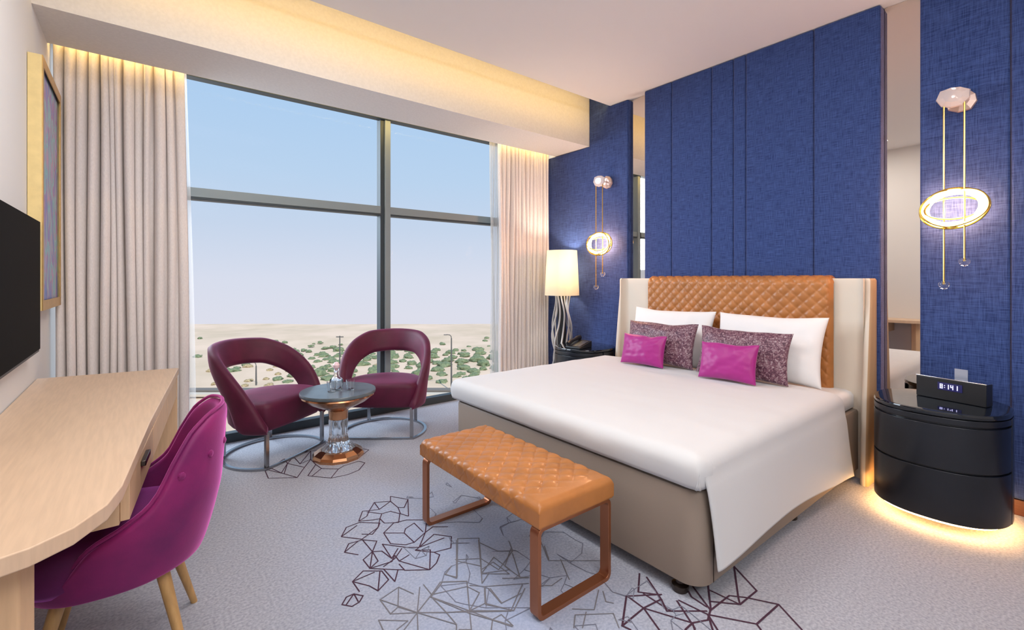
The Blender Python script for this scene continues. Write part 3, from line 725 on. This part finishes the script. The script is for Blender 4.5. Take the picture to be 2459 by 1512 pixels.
# ------------------------------------------------------------------ bench
bx0, bx1, by0, by1 = 1.15, 1.575, 1.285, 2.215
bench = empty('bench', ((bx0 + bx1) / 2, (by0 + by1) / 2, 0), 0, 'quilted tan leather bench on bronze loop legs at the foot of the bed', 'bench')
hw, hl = (bx1 - bx0) / 2, (by1 - by0) / 2
def bench_surf():
    prof = []   # cross profile around from bottom outer edge: list of (offset from edge inward, z)
    zb, zt, rd = .352, .440, .030
    NU, NV = 96, 200
    def fn(u, v):
        # u across, v along; wrap sides
        def ax(t, h):                       # returns coordinate and drop for unwrapped coordinate
            L = h + .07; s_ = (t * 2 - 1) * L; a = abs(s_); sg = math.copysign(1, s_)
            flat = h - rd
            if a <= flat: return s_, 0.0
            q = a - flat; arc = rd * PI / 2
            if q < arc: th = q / rd; return sg * (flat + rd * math.sin(th)), rd * (1 - math.cos(th))
            return sg * h, rd + (q - arc)
        x, dx = ax(u, hw); y, dy = ax(v, hl)
        dr = max(dx, dy) if (dx <= rd and dy <= rd) else max(dx, dy)
        if 0 < dx and 0 < dy:
            dr = math.sqrt(dx * dx + dy * dy) if max(dx, dy) < rd else max(dx, dy)
        z = max(zt - dr, zb)
        # pillow crown and quilting
        a, b_ = (u * 2 - 1) * (hw + .07), (v * 2 - 1) * (hl + .07)
        fade = min(1, max(0, (b_ + hl + .07 - .13) / .06))
        q = (quilt(a * .92, b_, .086) - .6) * .011 * fade
        if dr <= rd: z += q * (1 - dr / rd * .5)
        if dx > rd * .6: x += math.copysign(q * .55, x)
        if dy > rd * .6: y += math.copysign(q * .6, y)
        return (x, y, z)
    return fn
m = MB().grid(bench_surf(), 150, 290)
m.box(-hw + .004, hw - .004, -hl + .004, hl - .004, .350, .356)
m.build('cushion', M['tan'], bench, sharp=75)
for sy in (-1, 1):
    yc = sy * (hl - .035); wy, t = .024, .016
    def loop(x0, x1, z0, z1, r):
        pts = []
        for cx, cz, a0 in ((x1 - r, z1 - r, 0), (x0 + r, z1 - r, 90), (x0 + r, z0 + r, 180), (x1 - r, z0 + r, 270)):
            for k in range(7): a = R(a0 + 15 * k); pts.append((cx + r * math.cos(a), cz + r * math.sin(a)))
        return pts
    o_ = loop(-hw + .005, hw - .005, 0, .349, .03); i_ = loop(-hw + .005 + t, hw - .005 - t, t, .349 - t, .018)
    rings = [[(a[0], yc - wy, a[1]), (a[0], yc + wy, a[1]), (c[0], yc + wy, c[1]), (c[0], yc - wy, c[1])] for a, c in zip(o_, i_)]
    MB().loft(rings + [rings[0]], cap=False).build('leg', M['bench_metal'], bench, bevel=.0015)

# ------------------------------------------------------------------ bed
BX0, BX1, BY0, BY1 = 1.70, 3.62, .965, 2.785
BYC = (BY0 + BY1) / 2
bed = empty('bed', (2.65, BYC, 0), 0, 'king-size bed with quilted tan headboard, cream wings and taupe upholstered base', 'bed')
def rrect(x0, x1, y0, y1, r, n=8, rb=None):
    pts = []
    rb = rb if rb is not None else r
    for cx, cy, a0, q in ((x1 - rb, y1 - rb, 0, rb), (x0 + r, y1 - r, 90, r), (x0 + r, y0 + r, 180, r), (x1 - rb, y0 + rb, 270, rb)):
        for k in range(n + 1): a = R(a0 + 90 * k / n); pts.append((cx + q * math.cos(a), cy + q * math.sin(a)))
    return pts
def L(pts, z): return [(x - 2.65, y - BYC, z) for x, y in pts]
MB().loft([L(rrect(BX0 + i, BX1, BY0 + i, BY1 - i, .085, 8, .02), z) for i, z in ((.012, .052), (0, .062), (0, .425), (.006, .437), (.03, .44))]).build('base', M['taupe'], bed, sharp=50)
MB().add([(BX0 + .085 - 2.65 + k * .0, BY0 - BYC - .0008 * s_, z) for k in (0,) for z in (.062, .425) for s_ in (0, 1)], [(0, 1, 3, 2)])
MB().tube([(BX0 + .10 - 2.65, BY0 - BYC - .0005, .062), (BX0 + .10 - 2.65, BY0 - BYC - .0005, .425)], .0022, 6).build('seam', M['dark_metal'], bed)
MB().loft([L(rrect(BX0 + .02 + i, BX1 - .005, BY0 + .02 + i, BY1 - .02 - i, .07, 8, .03), z) for i, z in ((.02, .441), (0, .455), (0, .53), (.015, .548), (.04, .554))]).build('mattress', M['linen2'], bed, sharp=60)
for x, y in ((1.74, 1.075), (1.74, BY1 - .1), (2.72, 1.03), (2.72, BY1 - .07), (3.5, 1.06), (3.5, BY1 - .1)):
    MB().lathe([(.03, 0), (.034, .006), (.034, .026), (.018, .034), (.018, .0515)], 20, (x - 2.65, y - BYC)).build('foot', M['dark_metal'], bed)
# headboard shell (U in plan)
HY0, HY1, HT = .885, 2.865, 1.28
def hb_ring(z, ex=0):
    lean = .10 * min(1, max(0, (z - .05) / 1.1)) ** 1.5
    xf = 3.50 + lean; xi = 3.612; t = .042
    inner = []; 
    r = .07
    pts = []
    # from near-wing front tip, inner side -> far-wing tip -> outer back
    yi0, yi1 = HY0 + t, HY1 - t
    pts.append((xf, yi0)); pts.append((min(xf + .02, xi - .03), yi0))
    for k in range(7):
        a = R(180 + 0 - 90 * k / 6); pts.append((xi - .05 + .05 * math.sin(PI / 2 * k / 6), yi0 + .05 - .05 * math.cos(PI / 2 * k / 6)))
    q = [(x, HY0 + HY1 - y) for x, y in pts[::-1]]
    inner = pts + q
    tip1 = [(xf - .012, HY1 - t * .7), (xf - .012, HY1 - t * .3), (xf, HY1)]
    back = [(3.672, HY1), (3.672, HY0)]
    tip0 = [(xf, HY0), (xf - .012, HY0 + t * .3), (xf - .012, HY0 + t * .7)]
    ring = inner + tip1 + back + tip0
    if ex: 
        cx, cy = 3.63, (HY0 + HY1) / 2
        ring = [(x + (cx - x) * ex * .35, y + (cy - y) * ex * .012) for x, y in ring]
    return L(ring, z)
hr = [hb_ring(z) for z in (.0, .1, .25, .4, .55, .7, .85, 1.0, 1.12, 1.22, 1.265)] + [hb_ring(1.276, .25), hb_ring(1.28, .6)]
hb = MB(); nring = len(hr[0]); hb.loft(hr)
# outer faces carry the darker leather
hb.m = []
for f in hb.f:
    idx = [i % nring for i in f]
    out = all(i >= nring - 6 or i == 0 for i in idx) and len(f) == 4 and any(i in (nring - 5, nring - 4, nring - 6, nring - 3) for i in idx)
    hb.m.append(1 if out and len(f) == 4 else 0)
hbo = hb.build('headboard', [M['cream'], M['wing_brown']], bed, sharp=50)
# quilted pad wrapping over the top
qy0, qy1 = 1.10, 2.545
def pad(u, v):
    y = qy0 + (qy1 - qy0) * u
    path = [(3.572, .50), (3.572, 1.235)]
    Ltot = .735 + .055 * PI / 2 + .045
    s_ = v * Ltot
    if s_ < .735: x, z, nx, nz = 3.572, .50 + s_, -1, 0
    elif s_ < .735 + .055 * PI / 2:
        a = (s_ - .735) / .055; x, z = 3.572 + .055 * (1 - math.cos(a)), 1.235 + .055 * math.sin(a); nx, nz = -math.cos(a), math.sin(a)
    else: x, z, nx, nz = 3.627 + (s_ - .735 - .055 * PI / 2), 1.29, 0, 1
    e = min(u, 1 - u) * (qy1 - qy0); ed = min(1, e / .03)
    q = (quilt(y * 1.0, s_, .082)) * .012 * ed - .03 * (1 - ed) ** 2
    return (x + nx * q - 2.65, y - BYC, z + nz * q)
MB().grid(pad, 260, 130).build('quilted_pad', M['tan'], bed, sharp=80)

# duvet
DT = .585
def duvet():
    m = MB()
    x0, x1, y0, y1 = BX0 - .022, 3.30, BY0 - .012, BY1 + .03
    # top with rounded edges on foot and left; right edge carries the drape
    NX, NY = 100, 120
    def ax_left(s_, h, rd):  # s_ beyond flat
        pass
    def edge(q, rd, drop):
        arc = rd * PI / 2
        if q <= 0: return 0, 0
        if q < arc: return rd * math.sin(q / rd), rd * (1 - math.cos(q / rd))
        return rd, rd + min(q - arc, drop)
    rd = .055; drop = .075; Lx = (x1 - x0 - rd); arc = rd * PI / 2
    totx = Lx + arc + drop
    cy = (y0 + y1) / 2; hy = (y1 - y0) / 2 - rd; toty = hy * 2 + 2 * (arc + drop)
    def fn(u, v):
        sx = totx * u          # 0 at head end -> foot
        qx, dzx = edge(sx - Lx, rd, drop)
        x = x1 - min(sx, Lx) - qx
        sy = -toty / 2 + toty * v; a = abs(sy); sg = math.copysign(1, sy)
        qy, dzy = edge(a - hy, rd, drop)
        y = cy + sg * (min(a, hy) + qy)
        if dzx > 0 and dzy > 0:            # round the corner
            fx_, fy_ = qx / rd, qy / rd
            k = 1 - .22 * fx_ * fy_
            x = x1 - Lx - qx * k; y = cy + sg * (hy + qy * k)
        dz = max(dzx, dzy) if max(dzx, dzy) > rd else min(rd, math.hypot(dzx, dzy))
        z = DT - dz
        if sg < 0 and sx < Lx - .03 and dzy > rd: dz = min(dz, rd)
        z = DT - dz
        tuck = max(0, (max(dzx, dzy) - rd) / drop)
        if sg < 0 and sx < Lx - .03: tuck = 0
        if dzx >= dzy: x += .014 * tuck ** 2
        else: y -= sg * .014 * tuck ** 2
        # soft puffiness and wrinkles
        inx = min(1, (Lx - min(sx, Lx)) / .3); iny = min(1, max(0, (hy - a)) / .3)
        z += .012 * (1 - (1 - inx) ** 2) * (1 - (1 - iny) ** 2) * (1 if dz == 0 else 0)
        w = .004 * noise.noise(Vector((x * 3, y * 3, 0))) + .003 * noise.noise(Vector((x * 9, y * 5, 2)))
        if dz > rd: 
            if dzx >= dzy: x += 1.5 * w
            else: y += 1.5 * w
        else: z += w
        # raised folded edge at the head end
        if x > x1 - .03: z -= .03 * ((x - x1 + .03) / .03) ** 2
        return (x, y, z)
    m.grid(fn, NX, NY)
    # side drape, continuing from the rounded edge of the near side
    ni = max(i for i in range(NX + 1) if totx * i / NX <= Lx + arc * .35)
    vs_ = (toty / 2 - (hy + arc)) / toty
    def dr(u, v):
        i = round(u * ni); p0 = fn(i / NX, vs_)
        if v == 0: return p0
        w_ = 1 - u                                  # 0 at the foot corner
        xb = 1.765 + (3.365 - 1.765) * w_
        zb = .135 + .034 * math.sin(PI * w_) ** .8 - .045 * w_
        x = p0[0] + (xb - p0[0]) * v ** 1.15; z = p0[2] + (zb - p0[2]) * v
        if w_ < .1: x += .012 * math.sin(PI * v) * (1 - w_ / .1)
        y = min(p0[1], y0 + .012) - .004 * min(1, v * 4) - .020 * v - .009 * math.sin(w_ * 8 + .6) * v + .008 * noise.noise(Vector((x * 3, z * 2, 5))) * v
        y = p0[1] + (y - p0[1]) * min(1, v * 6)
        return (x, y, z)
    m.grid(dr, ni, 50)
    o = m.build('duvet', M['linen'], sharp=180, solid=.006, weld=True)
    return tag(o, 'white duvet spread over the bed, hanging down to a point on the right side', 'duvet')
duvet()
# sheet edge line / top sheet fold visible by the pillows
def cushion(name, w, h, t, m, base, yaw, tilt, label, group=None, roll=0, pinch=.07, seed=0, puff=.42, cat='pillow'):
    N = 40; mb = MB()
    def surf(sg):
        def fn(u, v):
            U, V = u * 2 - 1, v * 2 - 1
            # denser near the edges
            U = math.sin(U * PI / 2); V = math.sin(V * PI / 2)
            x = w / 2 * U * (1 - pinch * (1 - V * V) * abs(U)); z = h / 2 * V * (1 - pinch * 1.15 * (1 - U * U) * abs(V))
            k = ((1 - U * U) * (1 - V * V))
            th = t / 2 * max(0, k) ** puff
            th *= 1 + .10 * noise.noise(Vector((U * 2 + seed, V * 2, seed)))
            wr = .006 * noise.noise(Vector((U * 5, V * 4, seed * 3 + sg))) * min(1, k * 3)
            sag = .012 * noise.noise(Vector((U * 1.7, seed, 1)))
            return (x, sg * (th + wr * 1) , z + h / 2 + sag * (V > 0) * V)
        return fn
    mb.grid(surf(-1), N, N); mb.grid(surf(1), N, N, flip=True)
    o = mb.build(name, m, weld=True, sharp=150)
    o.location = base; o.rotation_euler = (Matrix.Rotation(yaw, 3, 'Z') @ Matrix.Rotation(tilt, 3, 'X') @ Matrix.Rotation(roll, 3, 'Y')).to_euler()
    return tag(o, label, cat, group)
# local: width X, height Z, thickness Y, faces -Y ; yaw -90 makes it face -X (towards the foot)
Y90 = R(-90)
cushion('pillow', .72, .46, .17, M['linen2'], (3.325, 1.44, .585), Y90, R(-17), 'large white pillow on the right half of the bed against the headboard', 'white bed pillows', roll=R(0), seed=1)
cushion('pillow', .74, .46, .17, M['linen2'], (3.325, 2.20, .585), Y90, R(-17), 'large white pillow on the left half of the bed against the headboard', 'white bed pillows', roll=R(0), seed=2)
cushion('throw_cushion', .62, .335, .13, M['brocade'], (3.155, 1.515, .606), Y90, R(-14), 'plum and silver brocade cushion in front of the right white pillow', 'brocade cushions', seed=3, cat='cushion')
cushion('throw_cushion', .62, .335, .13, M['brocade'], (3.175, 2.17, .606), Y90, R(-14), 'plum and silver brocade cushion in front of the left white pillow', 'brocade cushions', seed=4, cat='cushion')
cushion('throw_cushion', .375, .25, .12, M['satin'], (3.01, 1.53, .606), Y90 + R(4), R(-14), 'small magenta satin cushion in front of the right brocade cushion', 'magenta cushions', seed=5, cat='cushion')
cushion('throw_cushion', .375, .24, .12, M['satin'], (3.04, 2.215, .606), Y90 + R(4), R(-14), 'small magenta satin cushion in front of the left brocade cushion', 'magenta cushions', seed=6, cat='cushion')

# ------------------------------------------------------------------ nightstands
NX, NY = 3.415, .545
def nightstand():
    root = empty('nightstand', (NX, NY, 0), 0, 'black lacquered oval two-drawer nightstand right of the bed, glowing underneath', 'nightstand')
    ax, ay = .285, .275
    def ov(ex, n=72, e=.86):
        pts = []
        for i in range(n):
            a = 2 * PI * i / n; c, s_ = math.cos(a), math.sin(a)
            pts.append(((ax + ex) * math.copysign(abs(c) ** e, c), (ay + ex) * math.copysign(abs(s_) ** e, s_)))
        return pts
    def rg(ex, z): return [(x, y, z) for x, y in ov(ex)]
    MB().loft([rg(-.016, .062), rg(-.012, .064), rg(-.012, .585), rg(-.016, .586)]).build('body', M['black_lacquer'], root, sharp=50)
    MB().loft([rg(-.012, .5865), rg(.0, .590), rg(.004, .600), rg(.0, .612), rg(-.012, .614)]).build('top', M['black_gloss'], root, sharp=50)
    MB().loft([rg(-.15, .0), rg(-.15, .062)]).build('plinth', M['black_lacquer'], root)
    def arc(ex, a0, a1, n=40, e=.86):
        o = []
        for i in range(n + 1):
            a = R(a0 + (a1 - a0) * i / n); c, s_ = math.cos(a), math.sin(a)
            o.append(((ax + ex) * math.copysign(abs(c) ** e, c), (ay + ex) * math.copysign(abs(s_) ** e, s_)))
        return o
    def shell(z0, z1, a0, a1, name, par=root, m='black_lacquer', e0=-.0118, e1=.002):
        o1, i1 = arc(e1, a0, a1), arc(e0, a0, a1)
        rings = [[(*o, z0), (*o, z1), (*i, z1), (*i, z0)] for o, i in zip(o1, i1)]
        return MB().loft(rings).build(name, M[m], par, bevel=.002)
    shell(.328, .545, 100, 262, 'drawer'); shell(.066, .318, 98, 262, 'drawer')
    shell(.556, .584, 98, 262, 'front_rail')
    shell(.062, .584, 264, 290, 'side_trim'); shell(.062, .584, 70, 96, 'side_trim')
    lp = [(x, y, .056) for x, y in ov(-.022)]
    MB().tube(lp, .0055, 8, closed=True).build('light_strip', M['strip'], root)
    return root
ns = nightstand()
ns2 = copy_tree(ns); ns2.location = (NX + .02, 3.165, 0)
ns2['label'] = 'black oval nightstand between the bed and the floor lamp, carrying the telephone'

# clock radio
ck = empty('clock_radio', (3.47, .50, .6145), R(-90 - 14), 'black clock radio with a silver top edge and lit display on the right nightstand', 'clock radio')
MB().box(-.150, .150, -.035, .035, 0, .115).build('housing', M['black_plastic'], ck, bevel=.004)
MB().box(-.151, .151, -.037, .037, .1155, .1195).build('top_trim', M['chrome'], ck, bevel=.001)
dp = MB().box(-.05, .055, -.0385, -.0352, .055, .096).build('display', M['display'], ck)
SEG = {'8': 'abcdefg', '1': 'bc', '4': 'bcfg', ':': ':'}
def digits(txt, x, z, h):
    m = MB(); w_ = h * .5; t = h * .15
    for ch in txt:
        if ch == ':':
            for zz in (.3, .7): m.box(x, x + t, -.0396, -.0386, z + h * zz - t / 2, z + h * zz + t / 2)
            x += t * 2.2; continue
        for s_ in SEG[ch]:
            bx = {'a': (x, x + w_, z + h - t, z + h), 'd': (x, x + w_, z, z + t), 'g': (x, x + w_, z + h / 2 - t / 2, z + h / 2 + t / 2),
                  'f': (x, x + t, z + h / 2, z + h), 'e': (x, x + t, z, z + h / 2), 'b': (x + w_ - t, x + w_, z + h / 2, z + h), 'c': (x + w_ - t, x + w_, z, z + h / 2)}[s_]
            m.box(bx[0], bx[1], -.0396, -.0386, bx[2], bx[3])
        x += w_ * 1.5
    return m
digits('8:141', -.040, .063, .025).build('digits', M['digit'], dp)
cdd = MB().box(-.028, .028, -.002, .002, 0, .165).build('card_holder', M['frosted'])
cdd.location = (3.535, .475, .6145); cdd.rotation_euler = (0, 0, R(-104)); tag(cdd, 'small frosted card holder standing behind the clock radio', 'card holder')

# telephone
ph = empty('telephone', (3.30, 3.12, .6145), R(-90 + 8), 'black and silver telephone on the nightstand by the floor lamp', 'telephone')
MB().add([(-.085, -.10, 0), (.085, -.10, 0), (.085, .10, 0), (-.085, .10, 0), (-.085, -.10, .018), (.085, -.10, .018), (.085, .10, .065), (-.085, .10, .065)],
         [(0, 3, 2, 1), (4, 5, 6, 7), (0, 1, 5, 4), (2, 3, 7, 6), (1, 2, 6, 5), (0, 4, 7, 3)]).build('base', M['black_plastic'], ph, bevel=.006)
MB().tube([(-.055, -.095, .040), (-.055, -.06, .058), (-.055, 0, .070), (-.055, .06, .085), (-.055, .098, .085)], [.022, .02, .015, .02, .023], 12).build('handset', M['black_plastic'], ph)
MB().add([(-.015, -.085, .024), (.07, -.085, .024), (.07, .06, .058), (-.015, .06, .058), (-.015, -.085, .026), (.07, -.085, .026), (.07, .06, .060), (-.015, .06, .060)],
         [(0, 3, 2, 1), (4, 5, 6, 7), (0, 1, 5, 4), (2, 3, 7, 6), (1, 2, 6, 5), (0, 4, 7, 3)]).build('keypad', M['steel'], ph)

# ------------------------------------------------------------------ floor lamp
fx_, fy_ = 3.515, 3.565
fl_ = empty('floor_lamp', (fx_, fy_, 0), 0, 'floor lamp with cream drum shade on a cluster of wavy silver and black rods', 'floor lamp')
MB().lathe([(.15, 0), (.155, .006), (.15, .02), (.05, .028)], 40).build('base', M['black_gloss'], fl_)
MB().tube([(0, 0, .02), (0, 0, 1.16)], .045, 16).build('core', M['black_plastic'], fl_)
for i in range(11):
    a0 = 2 * PI * i / 11; pts = []
    for k in range(41):
        t = k / 40; z = .02 + 1.08 * t
        rr_ = .082 + .020 * math.sin(t * PI * 4 + i * 1.3) + .015 * (1 - t); a = a0 + .25 * math.sin(t * PI * 3 + i)
        pts.append((rr_ * math.cos(a), rr_ * math.sin(a), z))
    MB().tube(pts, .0095, 8).build('rod', M['rod_silver'], fl_)
m = MB(); m.lathe([(.183, 1.10), (.160, 1.575), (.157, 1.575), (.180, 1.10), (.183, 1.10)], 48, cap=False)
m.build('lamp_shade', M['shade'], fl_, weld=True)
MB().lathe([(.03, 1.24), (.04, 1.30), (.03, 1.36), (.01, 1.38)], 16).build('bulb', M['glow'], fl_)
light('POINT', 'floor_lamp_light', (fx_, fy_, 1.42), 20, (1, .88, .70), radius=.045)

# ------------------------------------------------------------------ wall lights
def sconce():
    root = empty('wall_light', (0, 0, 0))   # local: wall at x=0, sticks out to -x ; z relative to ring centre
    # crystal rosettes at the top, arm
    def crystal(cx, cz, r, x, tk, name, m, sq=1, seed=1):
        rr_ = random.Random(seed); n = 9; o = [(r * rr_.uniform(.82, 1.1)) for _ in range(n)]
        rings = []
        for xx, k in ((x, .72), (x - tk * .3, 1), (x - tk * .7, .95), (x - tk, .55)):
            rings.append([(xx, cx + o[i] * k * math.cos(2 * PI * i / n), cz + o[i] * k * math.sin(2 * PI * i / n) * sq) for i in range(n)])
        MB().loft(rings).build(name, m, root, smooth=False)
    crystal(-.02, .63, .075, -.001, .03, 'wall_rose', M['wall_rose'], .9, 4)
    MB().tube([(-.03, -.01, .63), (-.115, -.0, .63)], .008, 10).build('arm', M['chrome'], root)
    crystal(0, .63, .07, -.10, .03, 'crystal_disc', M['rose_glass'], .95, 2)
    for y, zb in ((-.045, -.30), (.04, -.43)):
        MB().tube([(-.115, y, .60), (-.115, y, zb)], .0045, 8).build('rod', M['sconce_gold'], root)
        dz = MB(); pr = [(.001, -.028), (.014, -.024), (.024, -.01), (.026, .004), (.02, .014), (.006, .018), (.002, .018)]
        dz.lathe([(r, zb + z) for r, z in pr], 16, (-.115, y)); dz.build('glass_drop', M['glass'], root)
    # tangled oval ring of glowing tubes, gold outside
    def ringpts(ry, rz, tilt, yaw, ph, wob, n=96, turns=1):
        pts = []
        for i in range(n):
            a = 2 * PI * i / n + ph
            y, z, x = ry * math.cos(a), rz * math.sin(a), wob * math.sin(3 * a + ph)
            y, z = y * math.cos(tilt) - z * math.sin(tilt), y * math.sin(tilt) + z * math.cos(tilt)
            x, y = x * math.cos(yaw) - y * math.sin(yaw), x * math.sin(yaw) + y * math.cos(yaw)
            pts.append((-.115 + x, y, z))
        return pts
    rr_ = random.Random(5)
    for i, (ry, rz, tl, yw, wob) in enumerate(((.125, .088, -.12, .22, .012), (.120, .100, -.05, .05, .014), (.138, .096, -.16, -.12, .010), (.112, .084, -.20, .34, .012))):
        MB().tube(ringpts(ry, rz, tl, yw, i, wob), .0085, 8, closed=True).build('glowing_tube', M['glow'], root)
    for i, (ry, rz, tl, yw, wob) in enumerate(((.146, .112, -.15, .05, .012), (.142, .104, -.05, .30, .014), (.150, .100, -.24, -.2, .012), (.126, .06, -.05, .4, .010))):
        MB().tube(ringpts(ry, rz, tl, yw, i + .5, wob), .0052, 8, closed=True).build('gold_ring', M['sconce_gold'], root)
    return root
M['rose_glass'] = mat('blush_crystal', (.95, .84, .80), .08, trans=.55, ior=1.5)
M['wall_rose'] = mat('blush_metal', (.72, .56, .50), .2, .7)
s1 = sconce(); s1.location = (XP, .515, 1.675)
tag(s1, 'wall light with glowing tangled oval ring and glass drops above the right nightstand', 'wall light')
s2 = copy_tree(s1); s2.location = (XP, 3.12, 1.625)
tag(s2, 'wall light with glowing tangled oval ring and glass drops beside the floor lamp', 'wall light')
for y, z in ((.515, 1.675), (3.12, 1.625)):
    light('POINT', 'wall_light_glow', (XP - .14, y, z), 24, (1, .48, .26), radius=.09)
